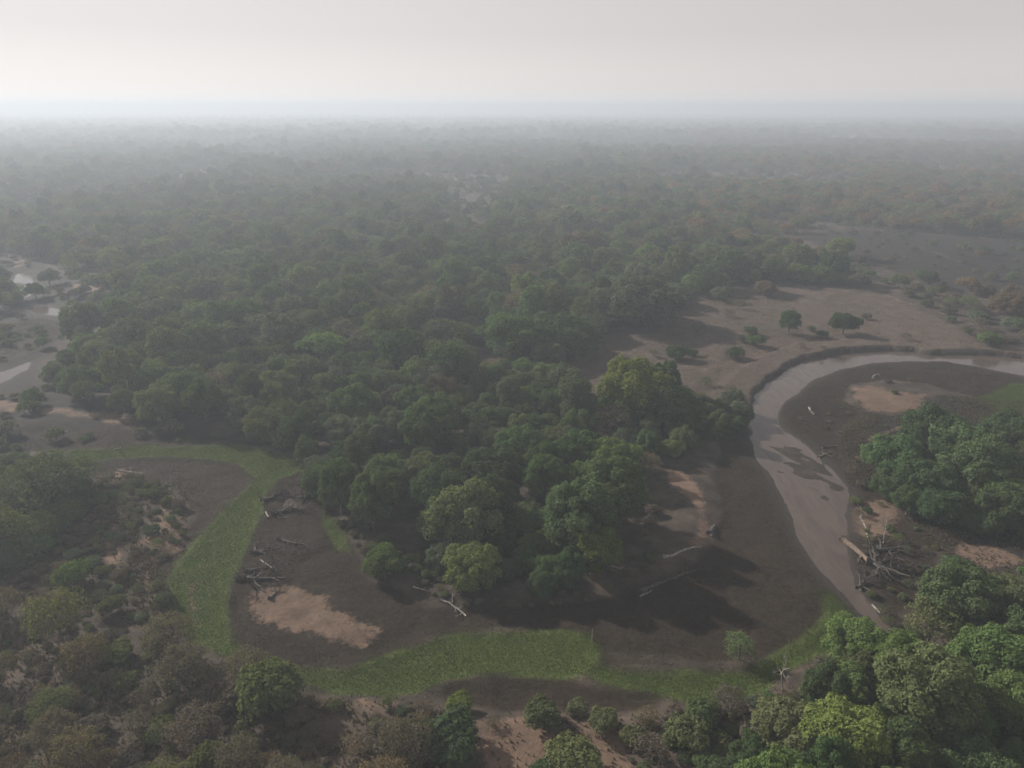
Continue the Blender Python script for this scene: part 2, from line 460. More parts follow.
# ------------------------------------------------------------------ water
def water_material(name, deep, rough, bump):
    m, N, L, out = new_mat(name)
    tc = N.new("ShaderNodeTexCoord")
    n = N.new("ShaderNodeTexNoise"); n.inputs["Scale"].default_value = 1.4; n.inputs["Detail"].default_value = 4
    n2 = N.new("ShaderNodeTexNoise"); n2.inputs["Scale"].default_value = .35; n2.inputs["Detail"].default_value = 5; n2.inputs["Distortion"].default_value = 1.2
    L.new(tc.outputs["Object"], n.inputs["Vector"]); mp = N.new("ShaderNodeMapping"); mp.inputs["Rotation"].default_value = (0, 0, -.9); mp.inputs["Scale"].default_value = (1, .3, 1)
    L.new(tc.outputs["Object"], mp.inputs["Vector"]); L.new(mp.outputs[0], n2.inputs["Vector"])
    cr = N.new("ShaderNodeValToRGB")
    cr.color_ramp.elements[0].position, cr.color_ramp.elements[1].position = .35, .7
    cr.color_ramp.elements[0].color = (*[c * .82 for c in deep], 1); cr.color_ramp.elements[1].color = (*[c * 1.15 for c in deep], 1)
    L.new(n2.outputs["Fac"], cr.inputs[0])
    b = N.new("ShaderNodeBsdfPrincipled")
    b.inputs["Roughness"].default_value, b.inputs["IOR"].default_value = rough, 1.33
    L.new(cr.outputs[0], b.inputs["Base Color"])
    bp = N.new("ShaderNodeBump"); bp.inputs["Strength"].default_value = bump; bp.inputs["Distance"].default_value = .1
    L.new(n.outputs["Fac"], bp.inputs["Height"]); L.new(bp.outputs[0], b.inputs["Normal"])
    L.new(b.outputs[0], out.inputs["Surface"])
    return m

WATER = water_material("muddy_water", (.076, .058, .049), .07, .22)
def water(name, Q, z, grow):
    c = Q.mean(0)
    me = bpy.data.meshes.new(name)
    # widen a little: the real shoreline is where the sheet meets the banks
    n = len(Q)
    nrm = np.array([[(Q[(i + 1) % n] - Q[i - 1])[1], -(Q[(i + 1) % n] - Q[i - 1])[0]] for i in range(n)])
    nrm /= np.linalg.norm(nrm, axis=1)[:, None] + 1e-9
    area = sum(Q[i][0] * Q[(i + 1) % n][1] - Q[(i + 1) % n][0] * Q[i][1] for i in range(n))
    Qg = Q + nrm * grow * (1 if area > 0 else -1)
    me.from_pydata([(*p, z) for p in Qg], [], [list(range(n))] if area > 0 else [list(range(n))[::-1]])
    me.materials.append(WATER)
    return tag(add_obj(name, me), kind="structure")
water("river", river, ZW, 1.2)
for q in POOLS:
    water("stream", q, ZW, 2.0)
water("pool", pool_d, ZC - .33, .8)

# ------------------------------------------------------------------ trees: prototypes
def tube(V, Fq, pts, rad, sides=6):
    pts = [np.array(p, float) for p in pts]
    base = len(V)
    for i, p in enumerate(pts):
        d = pts[min(i + 1, len(pts) - 1)] - pts[max(i - 1, 0)]
        d /= np.linalg.norm(d) + 1e-9
        a = np.cross(d, (0, 0, 1) if abs(d[2]) < .9 else (1, 0, 0)); a /= np.linalg.norm(a)
        b = np.cross(d, a)
        for k in range(sides):
            t = 2 * pi * k / sides
            V.append(p + (a * cos(t) + b * sin(t)) * rad[i])
    for i in range(len(pts) - 1):
        for k in range(sides):
            k2 = (k + 1) % sides
            Fq.append((base + i * sides + k, base + i * sides + k2, base + (i + 1) * sides + k2, base + (i + 1) * sides + k))
    for s, rev in ((base, False), (base + (len(pts) - 1) * sides, True)):   # end caps as quads
        for k in range(0, sides - 2, 2):
            q = (s, s + k + 1, s + k + 2, s + (k + 3) % sides)
            Fq.append(q[::-1] if rev else q)

def leaves(rs, cen, nrm, size, aspect=.62, jit=.75):
    n = len(cen)
    nr = nrm + rs.normal(0, jit, (n, 3)) * .42
    nr /= np.linalg.norm(nr, axis=1)[:, None] + 1e-9
    t = np.cross(nr, rs.normal(0, 1, (n, 3))); t /= np.linalg.norm(t, axis=1)[:, None] + 1e-9
    b = np.cross(nr, t)
    s = (size * rs.uniform(.6, 1.35, n))[:, None] * .5
    fold = nr * s * .35
    V = np.stack([cen - t * s, cen + b * s * aspect + fold * .4, cen + t * s - fold, cen - b * s * aspect + fold * .4], 1).reshape(-1, 3)
    return V, np.arange(n * 4).reshape(n, 4)

def crown_lobes(rs, kind, Rr):
    """list of (centre, radius) for one crown; Rr = crown radius in metres, crown sits on z"""
    Lb = []
    if kind == 'round':
        n, H = rs.randint(34, 44), Rr * 1.62
        zc, rz = H * .50, Rr * .66
        for i in range(n):
            u = (i + .5) / n
            el = np.arcsin(np.clip(-.5 + 1.47 * u, -1, 1)); az = i * 2.39996 + rs.uniform(-.4, .4)
            k = rs.uniform(.5, .92)
            Lb.append((np.array([cos(az) * cos(el) * Rr * k, sin(az) * cos(el) * Rr * k, zc + sin(el) * rz * rs.uniform(.7, .95)]), Rr * rs.uniform(.16, .33)))
        Lb.append((np.array([0, 0, zc]), Rr * .55))
    elif kind == 'bushy':
        n, H = rs.randint(36, 48), Rr * 1.42
        zc, rz = H * .47, Rr * .60
        for i in range(n):
            u = (i + .5) / n
            el = np.arcsin(np.clip(-.8 + 1.77 * u, -1, 1)); az = i * 2.39996 + rs.uniform(-.4, .4)
            k = rs.uniform(.5, .95)
            Lb.append((np.array([cos(az) * cos(el) * Rr * k, sin(az) * cos(el) * Rr * k, zc + sin(el) * rz * rs.uniform(.7, 1.0)]), Rr * rs.uniform(.15, .32)))
        Lb.append((np.array([0, 0, zc]), Rr * .55))
    elif kind == 'tall':
        n, H = rs.randint(28, 38), Rr * 2.4
        for i in range(n):
            u = (i + .5) / n
            z = H * (.30 + .62 * u)
            rr = Rr * (.70 * math.sqrt(max(0, 1 - ((u - .38) / .68) ** 2)))
            az = i * 2.39996 + rs.uniform(-.5, .5); rr *= rs.uniform(.7, 1.25)
            Lb.append((np.array([cos(az) * rr, sin(az) * rr, z]), Rr * rs.uniform(.18, .38)))
        Lb.append((np.array([0, 0, H * .55]), Rr * .5))
    elif kind == 'flat':
        n, H = rs.randint(16, 24), Rr * 1.45
        for i in range(n):
            rr = Rr * .85 * math.sqrt((i + .5) / n); az = i * 2.39996
            Lb.append((np.array([cos(az) * rr, sin(az) * rr, H * (.80 - .22 * (rr / Rr) ** 2) + rs.uniform(-.06, .06) * H]), Rr * rs.uniform(.2, .34)))
    elif kind == 'shrub':
        n, H = rs.randint(10, 16), Rr * 1.3
        for i in range(n):
            rr = Rr * .68 * math.sqrt((i + .5) / n); az = i * 2.39996
            Lb.append((np.array([cos(az) * rr, sin(az) * rr, H * (.52 - .28 * (rr / Rr) ** 2) + rs.uniform(-.08, .1) * H]), Rr * rs.uniform(.28, .45)))
    return Lb, H

def crown_mesh(rs, kind, Rr, nleaf, size, dens=1.0, jit=.75):
    Lb, H = crown_lobes(rs, kind, Rr)
    C = np.array([c for c, r in Lb]); RR = np.array([r for c, r in Lb])
    w = RR ** 2; w /= w.sum()
    k = rs.choice(len(Lb), int(nleaf * 1.6), p=w)
    d = rs.normal(0, 1, (len(k), 3)); d /= np.linalg.norm(d, axis=1)[:, None]
    d[:, 2] = np.where(d[:, 2] < -.35, -d[:, 2], d[:, 2])
    # second-order clumps: bumps on every lobe
    ph = rs.uniform(0, 6.28, (len(Lb), 3))
    bump = 1 + .16 * np.sin(5.5 * d[:, 0] + ph[k, 0]) * np.sin(5.5 * d[:, 1] + ph[k, 1]) + .12 * np.sin(8.5 * d[:, 2] + ph[k, 2])
    rad = RR[k] * bump * np.where(rs.rand(len(k)) < .75, rs.uniform(.88, 1.06, len(k)), rs.uniform(.45, .9, len(k)))
    p = C[k] + d * rad[:, None]
    keep = np.ones(len(p), bool)
    for c, r in Lb:
        keep &= np.linalg.norm(p - c, axis=1) > r * .62
    keep |= rs.rand(len(p)) < .12
    if dens < 1:
        keep &= rs.rand(len(p)) < dens
    p, d = p[keep][:nleaf], d[keep][:nleaf]
    V, Fq = leaves(rs, p, d + np.array([0, 0, .25]), size, jit=jit)
    return V, Fq, np.clip(rs.normal(.5, .2, len(p)), 0, 1), Lb, H

def trunk_geo(rs, Lb, H, Rr, thick, limbs=7, twigs=0):
    V, Fq = [], []
    fork = H * .30
    tip = np.array([rs.uniform(-.05, .05) * Rr, rs.uniform(-.05, .05) * Rr, H * .62])
    tube(V, Fq, [(0, 0, -.5), (0, 0, .25), tip * .35, (tip[0] * .6, tip[1] * .6, fork), tip], [thick * 1.5, thick * 1.1, thick * .9, thick * .75, thick * .25], 7)
    sel = rs.permutation(len(Lb))[:limbs]
    for i in sel:
        c = Lb[i][0]
        s = np.array([0, 0, fork * rs.uniform(.7, 1.4)])
        m = (s + c) / 2 + np.array([0, 0, -.06 * H])
        tube(V, Fq, [s, m, c], [thick * .5, thick * .34, thick * .1], 5)
        for _ in range(twigs):
            e = c + rs.normal(0, 1, 3) * Lb[i][1] * .8 + np.array([0, 0, .2])
            tube(V, Fq, [m * .4 + c * .6, (m + c + 2 * e) / 4 + rs.normal(0, .1, 3), e], [thick * .2, thick * .12, thick * .04], 4)
    return np.array(V), np.array(Fq)

class Proto:
    pass
def make_proto(seed, kind, Rr, nleaf, size, thick, dens=1.0, limbs=7, twigs=0, joined=False, jit=.75):
    rs = np.random.RandomState(seed)
    V, Fq, lv, Lb, H = crown_mesh(rs, kind, Rr, nleaf, size, dens, jit)
    tV, tF = trunk_geo(rs, Lb, H, Rr, thick, limbs, twigs)
    p = Proto(); p.R, p.H, p.kind = Rr, H, kind
    if joined:
        me = mesh_np("distant_tree", np.vstack([V, tV]), np.vstack([Fq, tF + len(V)]), 4, [LEAF, BARK], [0] * len(Fq) + [1] * len(tF))
        fattr(me, "leafvar", np.concatenate([lv, np.full(len(tF), .5)]), 'FACE')
        p.mesh = me
    else:
        p.crown = mesh_np("crown", V, Fq, 4, [LEAF]); fattr(p.crown, "leafvar", lv, 'FACE')
        p.trunk = mesh_np("trunk", tV, tF, 4, [BARK], smooth_f=True)
    return p

ROUND = [make_proto(100 + i, 'round', 6.5, 15000, .50, .38) for i in range(5)]
BUSHY = [make_proto(150 + i, 'bushy', 6.0, 15000, .47, .36) for i in range(4)]
TALL = [make_proto(200 + i, 'tall', 5.5, 15000, .47, .36) for i in range(3)]
FLAT = [make_proto(300 + i, 'flat', 6.5, 7000, .55, .30, dens=.8) for i in range(2)]
THIN = [make_proto(400 + i, 'round', 5.5, 4200, .46, .26, dens=.45, limbs=14, twigs=5, jit=1.2) for i in range(3)]
SHRUB = [make_proto(500 + i, 'shrub', 2.6, 3600, .36, .10, limbs=6) for i in range(4)]
TWIGGY = [make_proto(600 + i, 'shrub', 2.6, 1300, .26, .07, dens=.5, limbs=10, twigs=8, jit=1.3) for i in range(3)]
ALLP = dict(bushy=BUSHY, round=ROUND, tall=TALL, flat=FLAT, thin=THIN, shrub=SHRUB, twiggy=TWIGGY)

TINT = {   # real leaf colours
    'green': (.092, .136, .060), 'deep green': (.068, .104, .050), 'bright green': (.118, .170, .060), 'olive': (.116, .134, .064),
    'yellow-green': (.152, .190, .056), 'grey-green': (.104, .130, .084), 'russet': (.185, .128, .070), 'brown': (.142, .116, .080), 'grey-brown': (.128, .112, .090), 'pale green': (.134, .174, .084),
}
N_TREE = [0, 0]
def plant(kind, x, y, rad, tint, name, label, cat, group, hs=1.0, z=None, var=None):
    ps = ALLP[kind]
    p = ps[R.randrange(len(ps)) if var is None else var % len(ps)]
    o = bpy.data.objects.new(name, None)
    col.objects.link(o)
    o.empty_display_size = .5
    o.location = (x, y, (hz(x, y) if z is None else z) - .05)
    s = rad / p.R
    o.scale = (s * R.uniform(.92, 1.08), s * R.uniform(.92, 1.08), s * hs * R.uniform(.92, 1.08))
    o.rotation_euler = (0, 0, R.uniform(0, 6.283))
    tag(o, label, cat, group)
    c = [v * R.uniform(.95, 1.05) for v in TINT[tint]]
    k = R.uniform(.82, 1.15)
    for nm, me in (("trunk", p.trunk), ("crown", p.crown)):
        ch_ = bpy.data.objects.new(nm, me)
        col.objects.link(ch_)
        ch_.parent = o
        if nm == "crown":
            ch_["tint"] = [v * k for v in c]
    return o

placed = []      # (x, y, crown radius) of every tree and shrub so far
def free(x, y, r, f=.72):
    return all((x - a) ** 2 + (y - b) ** 2 > ((r + c) * f) ** 2 for a, b, c in placed)

def at_crown(px, py, wpx, kind, hs=1.0):
    """where a tree stands whose crown's middle shows at (px, py), wpx wide"""
    p = ALLP[kind][0]
    z = 0
    for _ in range(5):
        x, y, _z = g(px, py, z)
        d = to_px(x, y, z)[2]
        rad = wpx / 2 * d / F_PX
        z = hz(x, y) + p.H * rad / p.R * hs * (.58 if kind not in ('shrub', 'twiggy') else .45)
    return x, y, rad

SHAPE = {'bushy': 'low bushy', 'round': 'round-crowned', 'tall': 'tall narrow-crowned', 'flat': 'spreading flat-crowned', 'thin': 'thin-leaved', 'shrub': 'leafy', 'twiggy': 'bare twiggy'}
# single trees one can pick out: crown middle (px), width (px), kind, tint, height factor, label
LAND = [
    (460, 512, 72, 'bushy', 'pale green', 1.25, "pale green domed tree at the tip of the wooded bend above the bleached log"),
    (473, 562, 62, 'bushy', 'bright green', 1.0, "low bushy green tree standing right behind the bleached log on the bank"),
    (578, 515, 70, 'tall', 'green', .95, "tall green tree casting the long shadow over the green channel bed"),
    (612, 486, 66, 'tall', 'green', .95, "dark green tall tree leaning over its paler tall neighbour at the wood's tip"),
    (598, 548, 44, 'tall', 'yellow-green', .9, "slim yellow-green tree at the foot of the two tall trees"),
    (560, 545, 36, 'bushy', 'green', .9, "small green tree between the domed tree and the slim yellow-green one"),
    (528, 556, 34, 'bushy', 'green', .9, "small round green tree alone in the gap at the wood's tip"),
    (383, 558, 42, 'bushy', 'bright green', 1.0, "bright green bushy tree alone between the driftwood tangle and the woods"),
    (635, 385, 78, 'bushy', 'yellow-green', 1.0, "large yellow-green tree at the edge of the bare plain"),
    (668, 402, 62, 'bushy', 'deep green', .95, "dark green tree touching the large yellow-green tree on the plain's edge"),
    (692, 412, 50, 'bushy', 'olive', .8, "olive low tree between the yellow-green tree and the river's cut bank"),
    (513, 332, 66, 'bushy', 'green', .9, "broad green dome tree beside the small bare clearing"),
    (574, 335, 60, 'bushy', 'deep green', .9, "dark green dome tree where the woods meet the bare plain"),
    (639, 298, 84, 'bushy', 'grey-green', .8, "wide grey-green low-domed tree on the far edge of the bare plain"),
    (580, 246, 44, 'round', 'brown', .9, "rounded brown-leaved tree standing out of the green canopy"),
    (842, 245, 30, 'round', 'yellow-green', .9, "light green tree at the edge of the far dark grassland"),
    (790, 320, 23, 'tall', 'deep green', .85, "dense dark green columnar tree alone on the bare plain"),
    (845, 321, 31, 'round', 'deep green', .95, "dark round tree with a visible trunk and long shadow on the plain"),
    (845, 735, 96, 'round', 'yellow-green', .95, "bright yellow-green tree with feathery crown beside the sandy near bank"),
    (858, 640, 60, 'bushy', 'bright green', 1.05, "fresh green tree where the river slips behind the near woods"),
    (795, 730, 80, 'round', 'olive', .9, "olive dense tree between the sandy gully shrubs and the yellow-green tree"),
    (925, 690, 96, 'tall', 'olive', .8, "big olive tree in the middle of the near riverside wood"),
    (1000, 655, 90, 'round', 'bright green', 1.1, "big bright green tree leaning out over the near riverside wood"),
    (960, 600, 84, 'round', 'green', 1.0, "broad green tree behind the heap of drowned branches"),
    (935, 425, 66, 'round', 'deep green', .95, "dark green tree at the edge of the orange sandbar inside the bend"),
    (985, 462, 74, 'bushy', 'green', 1.15, "large green tree in the middle of the wood beside the sandbar"),
    (930, 478, 62, 'bushy', 'deep green', 1.1, "dark tree at the foot of the sandbar wood facing the drowned heap"),
    (1012, 432, 58, 'bushy', 'deep green', 1.1, "dark tree in the sandbar wood close to the small green marsh"),
    (962, 440, 64, 'bushy', 'green', 1.1, "green tree just behind the sandbar wood's foremost tree"),
    (1010, 505, 60, 'bushy', 'deep green', 1.1, "dark tree at the sandbar wood's end above the orange bank"),
    (895, 455, 60, 'round', 'green', .95, "green tree on the river side of the wood opposite the dark mud"),
    (765, 287, 24, 'round', 'brown', .8, "small brown tree at the far rim of the bare plain"),
    (722, 293, 22, 'round', 'grey-green', .8, "small grey-green tree at the far rim of the bare plain"),
    (40, 478, 84, 'thin', 'grey-green', 1.0, "grey-green thin-leaved tree beside the pale fallen branches by the marsh"),
    (72, 574, 32, 'shrub', 'bright green', 1.3, "bright green bush alone among grey scrub on sandy ground"),
    (1012, 305, 44, 'round', 'brown', .9, "brown-topped tree in the thicket across the river from the sandbar"),
    (740, 645, 34, 'thin', 'pale green', 1.1, "small feathery pale green tree on the rim of the near bank"),
    (270, 690, 62, 'shrub', 'olive', 1.3, "large olive bush on the near bank above the grassy channel"),
]
for px, py, w, kind, tint, hsf, lab in LAND:
    x, y, rad = at_crown(px, py, w, kind, hsf)
    placed.append((x, y, rad * .9))
    bush = kind in ('shrub', 'twiggy')
    plant(kind, x, y, rad, tint, "bush" if bush else "tree", lab, "bush" if bush else "tree", None, hsf)

# shrubs one can pick out: (px, py of the middle, width, kind, tint, label)
SH = [
    (677, 352, 25, 'shrub', 'deep green', "largest dark green bush on the bare plain"),
    (735, 352, 20, 'shrub', 'green', "green bush on the plain close to the river bank's corner"),
    (756, 340, 20, 'shrub', 'green', "dark bush touching a smaller one near the river's corner"),
    (751, 330, 14, 'shrub', 'deep green', "upper small bush of the pair near the river's corner"),
    (742, 338, 12, 'shrub', 'grey-brown', "small grey bush between the two pairs of green bushes"),
    (692, 352, 13, 'shrub', 'green', "small bush in the lee of the largest bush on the plain"),
    (654, 353, 13, 'twiggy', 'grey-brown', "grey leafless bush near the large yellow-green tree"),
    (674, 332, 14, 'twiggy', 'grey-brown', "grey bare shrub above the largest plain bush"),
    (698, 327, 18, 'twiggy', 'grey-brown', "low wide bare shrub in the middle of the plain"),
    (740, 304, 17, 'twiggy', 'grey-brown', "grey shrub near the far rim of the plain"),
    (729, 313, 15, 'twiggy', 'grey-brown', "faded shrub just below the grey one by the far rim"),
    (628, 320, 11, 'shrub', 'grey-green', "small grey-green bush in front of the wide low-domed tree"),
    (823, 334, 13, 'shrub', 'deep green', "small round bush at the foot of the round plain tree"),
    (811, 328, 9, 'shrub', 'olive', "tiny bush between the columnar and round plain trees"),
    (866, 316, 11, 'shrub', 'grey-brown', "brownish bush behind the round plain tree"),
    (906, 336, 13, 'twiggy', 'grey-brown', "lone grey shrub on the plain above the river's straight reach"),
    (802, 345, 9, 'twiggy', 'grey-brown', "tiny bare shrub near the river's curved bank"),
    (823, 349, 8, 'twiggy', 'brown', "tiny brown shrub at the lip of the river bank"),
    (706, 381, 16, 'twiggy', 'olive', "loose olive shrub on the plain behind the olive low tree"),
    (730, 388, 15, 'twiggy', 'grey-brown', "dark leafless shrub near the start of the river's cut bank"),
    (542, 712, 44, 'shrub', 'olive', "broad olive bush on the sandy bank beside the orange gully"),
    (602, 720, 34, 'shrub', 'olive', "olive bush on the bank's rim one along from the gully's broad bush"),
    (578, 708, 24, 'shrub', 'olive', "small olive bush squeezed between two broader ones on the bank"),
    (460, 703, 30, 'shrub', 'yellow-green', "small yellow-green bush on the rim of the sandy bank"),
    (492, 722, 20, 'twiggy', 'grey-brown', "low grey shrub in the head of the sandy gully"),
    (448, 738, 66, 'shrub', 'deep green', "large dark bush in the shade beside the sandy gully"),
    (575, 758, 58, 'shrub', 'olive', "olive bush at the bottom of the sandy gully"),
    (546, 768, 30, 'shrub', 'green', "low green bush beside the orange gully floor"),
    (650, 748, 44, 'twiggy', 'grey-brown', "bare grey-brown bush on the orange bank"),
    (690, 730, 50, 'shrub', 'olive', "olive bush overhanging the orange bank by the near wood"),
    (730, 700, 40, 'thin', 'grey-brown', "sparse dry sapling on the bank between bush and wood"),
    (385, 735, 56, 'twiggy', 'grey-brown', "large bare grey bush on the near bank"),
    (110, 605, 30, 'shrub', 'olive', "small olive bush beside the bright green one on sand"),
    (38, 545, 32, 'shrub', 'green', "green bush in the dark scrub left of the sandy patch"),
    (35, 525, 34, 'shrub', 'green', "green bush behind its twin in the dark scrub"),
    (990, 338, 24, 'shrub', 'bright green', "bright green bush in the thicket above the river's straight reach"),
    (955, 480, 20, 'shrub', 'green', "green bush in front of the wood by the sandbar"),
    (955, 565, 28, 'shrub', 'green', "green bush between the drowned branches and the near wood"),
    (985, 250, 14, 'shrub', 'deep green', "dark bush alone on the far dark grassland"),
]
for px, py, w, kind, tint, lab in SH:
    x, y, rad = at_crown(px, py, w, kind)
    placed.append((x, y, rad * .8))
    plant(kind, x, y, rad, tint, "bush" if kind != 'thin' else "tree", lab, "bush" if kind != 'thin' else "tree", None)

# ------------------------------------------------------------------ woods: candidate spots
def scatter(Q, spacing, tries, seed, rmin, rmax, f=.72):
    rs = random.Random(seed)
    lo, hi = Q.min(0), Q.max(0)
    out = []
    pts = np.array([[rs.uniform(lo[0], hi[0]), rs.uniform(lo[1], hi[1])] for _ in range(tries)])
    ok = inside(pts, Q)
    cell = {}
    for x, y in pts[ok]:
        r = rmin + (rmax - rmin) * rs.random() ** 1.3
        ci, cj = int(x // 20), int(y // 20)
        good = True
        for a in (-1, 0, 1):
            for b in (-1, 0, 1):
                for (u, v, q) in cell.get((ci + a, cj + b), ()):
                    if (u - x) ** 2 + (v - y) ** 2 < ((r + q) * f * spacing) ** 2:
                        good = False; break
                if not good: break
            if not good: break
        if good and free(x, y, r, f * .85 * spacing):
            cell.setdefault((ci, cj), []).append((x, y, r)); out.append((x, y, r))
    return out

core = poly([(112, 340), (120, 300), (118, 285), (130, 262), (400, 255), (640, 255), (790, 258), (850, 285), (800, 284), (760, 282), (692, 294), (650, 320), (605, 326), (575, 352), (545, 368), (500, 344),
             (452, 350), (478, 376), (520, 374), (560, 392), (600, 414), (660, 404), (700, 400), (735, 405), (742, 420), (720, 440), (690, 455), (655, 462), (636, 495), (612, 545), (595, 585), (560, 594), (500, 592), (450, 588), (425, 545), (400, 540),
             (365, 535), (338, 512), (318, 478), (300, 455), (265, 440), (215, 428), (160, 418), (90, 408), (66, 398), (50, 380), (62, 364), (85, 352)])
right_wood = poly([(872, 475), (905, 455), (950, 445), (985, 462), (1024, 450), (1110, 450), (1110, 545), (1024, 540), (960, 530), (915, 518), (885, 500)])
near_wood = poly([(890, 655), (915, 628), (950, 606), (1000, 590), (1100, 575), (1180, 700), (1180, 900), (760, 900), (735, 790), (790, 735), (850, 700), (875, 675)])
near_scrub = poly([(-60, 610), (60, 605), (130, 620), (170, 645), (215, 668), (262, 692), (330, 704), (400, 705), (435, 715), (450, 760), (455, 830), (-120, 860)])
left_dark = poly([(-60, 475), (0, 470), (60, 478), (85, 500), (70, 530), (40, 560), (0, 580), (-60, 580)])
sand_scrub = poly([(60, 470), (130, 474), (180, 482), (188, 510), (180, 548), (155, 562), (170, 595), (170, 640), (100, 610), (20, 605), (0, 580), (50, 545)])
thicket = poly([(835, 262), (870, 268), (905, 285), (960, 303), (1010, 318), (1060, 335), (1060, 352), (1000, 350), (965, 335), (940, 315), (890, 288), (840, 284)])
bank_strip = poly([(640, 722), (700, 716), (745, 712), (790, 690), (850, 665), (870, 680), (850, 705), (790, 738), (740, 780), (650, 790), (625, 760)])

def pick_tint(rs, table):
    t = rs.random() * sum(w for _, w in table)
    for k, w in table:
        t -= w
        if t <= 0: return k
    return table[-1][0]

G_TAB = [('green', 6), ('deep green', 3), ('bright green', 1.2), ('olive', 2.5), ('grey-green', 4), ('pale green', 1.4), ('brown', .05), ('grey-brown', .5), ('yellow-green', .1)]
D_TAB = [('brown', 3), ('grey-brown', 4), ('olive', 3), ('grey-green', 3), ('green', 1)]
d_plainline = poly([(452, 350), (500, 344), (545, 368), (575, 352), (605, 326), (650, 320), (692, 294), (760, 282), (850, 285)])
d_front = poly([(300, 455), (345, 505), (405, 530), (455, 596), (560, 594), (625, 545), (655, 462), (742, 420)])
d_marsh = poly([(48, 372), (90, 408), (160, 418), (265, 440), (300, 455)])
cands = []
rsel = random.Random(77)
def front_dist(x, y):
    return math.hypot(x, y)
core_spots = scatter(core, .98, 40000, 1, 2.8, 6.9)
for x, y, r in core_spots:
    r *= 1 + .22 * float(smooth(180, 260, np.array([y]))[0])
    px, py, d = to_px(x, y, 6)
    tab = G_TAB
    kind = rsel.choices(['bushy', 'round', 'tall', 'flat', 'thin'], [3.5, 3, 2.2, .5, .5])[0]
    if line_dist(np.array([[x, y]]), d_front)[0] < 14 and kind in ('round', 'flat'): kind = 'bushy'
    if kind == 'tall': r *= .75
    if kind == 'thin': tab = D_TAB
    cands.append((d, x, y, r, kind, pick_tint(rsel, tab), 'core'))
for x, y, r in scatter(right_wood, .9, 7000, 2, 3.4, 6.6):
    kind = rsel.choices(['bushy', 'round', 'tall', 'thin'], [4, 2, 2, .3])[0]
    cands.append((to_px(x, y, 6)[2], x, y, r * (.8 if kind == 'tall' else 1), kind, pick_tint(rsel, [('green', 4), ('deep green', 4), ('bright green', 1.5), ('olive', 1)]), 'right'))
for x, y, r in scatter(near_wood, .9, 8000, 3, 3.2, 6.6):
    kind = rsel.choices(['bushy', 'round', 'tall', 'thin'], [4, 2, 2, .4])[0]
    cands.append((to_px(x, y, 6)[2], x, y, r * (.8 if kind == 'tall' else 1), kind, pick_tint(rsel, [('green', 4), ('bright green', 3), ('deep green', 2), ('olive', 2)]), 'near'))
for x, y, r in scatter(left_dark, .9, 2000, 4, 3.5, 6):
    cands.append((to_px(x, y, 4)[2], x, y, r, rsel.choice(['round', 'thin', 'thin']), rsel.choice(['grey-green', 'olive', 'deep green', 'grey-brown']), 'left'))
for x, y, r in scatter(near_scrub, .95, 3000, 5, 3.0, 4.6, .8):
    if rsel.random() < .35:
        cands.append((to_px(x, y, 4)[2], x, y, r, 'thin', pick_tint(rsel, [('grey-brown', 5), ('brown', 2), ('olive', 1.5)]), 'scrub'))
        placed.append((x, y, r * .6))
cands.sort()

TINTWORD = {'green': 'mid green', 'deep green': 'dark green', 'bright green': 'bright green', 'olive': 'olive', 'yellow-green': 'yellow-green', 'grey-green': 'grey-green',
            'brown': 'brown', 'grey-brown': 'grey-brown dry', 'pale green': 'pale green'}
def where(x, y, reg):
    p = np.array([[x, y]])
    if reg == 'right': return "in the wood beside the orange sandbar", "trees of the wood inside the river's bend"
    if reg == 'near': return "in the riverside wood below the drowned branches", "trees of the near riverside wood"
    if reg == 'left': return "in the dark thicket beside the scrubby sand", "trees of the dark thicket"
    if reg == 'scrub': return "among dry scrub on the near bank", "dry trees on the near bank"
    if line_dist(p, d_front)[0] < 16: return "on the wood's rim facing dark mud", "trees on the rim of the wooded bend"
    if line_dist(p, d_marsh)[0] < 18: return "at the wood's edge above the marsh", "trees at the marsh edge"
    if line_dist(p, d_plainline)[0] < 16: return "at the woodland edge along the bare plain", "trees along the bare plain"
    if y < 215: return "in the front half of the closed green wood", "trees in the front of the wood"
    if x < -70: return "in hazy wood behind the bright stream", "trees behind the stream bend"
    if y < 300: return "in the heart of the closed green wood", "trees in the heart of the wood"
    return "far back in the hazy closed wood", "trees far back in the wood"

REF = {0: "the pale domed tree", 2: "the tall trees at the wood's tip", 7: "the lone bush-tree by the driftwood", 8: "the large yellow-green tree", 11: "the small bare clearing",
       13: "the wide low-domed tree", 14: "the brown dome tree", 18: "the yellow-green feathery tree", 19: "the river's vanishing end", 21: "the big olive tree", 22: "the big bright green tree",
       23: "the drowned branches' broad tree", 24: "the orange sandbar", 30: "the river opposite dark mud"}
REFP = [(at_crown(*LAND[k][:4], LAND[k][5])[:2], v) for k, v in REF.items()]
MAX_TREES = 300 - sum(1 for q in LAND if q[3] not in ('shrub', 'twiggy')) - 1
rest = []
n_t = 0
for d, x, y, r, kind, tint, reg in cands:
    px, py, dd = to_px(x, y, 7)
    if not (-60 < px < 1084 and py < 830) or n_t >= MAX_TREES:
        rest.append((x, y, r, kind, tint)); continue
    wh, grp = where(x, y, reg)
    size = "large" if r > 5.6 else "small" if r < 4.0 else "middling"
    (qx, qy), ref = min(REFP, key=lambda q: math.hypot(q[0][0] - x, q[0][1] - y))
    if math.hypot(qx - x, qy - y) < 17:
        wh, grp = ("next to " if y <= qy else "behind ") + ref, "trees around " + ref
    plant(kind, x, y, r, tint, "tree", f"{size} {TINTWORD[tint]} {SHAPE[kind]} tree {wh}", "tree", grp, R.uniform(.78, 1.28))
    n_t += 1
    placed.append((x, y, r * .5))

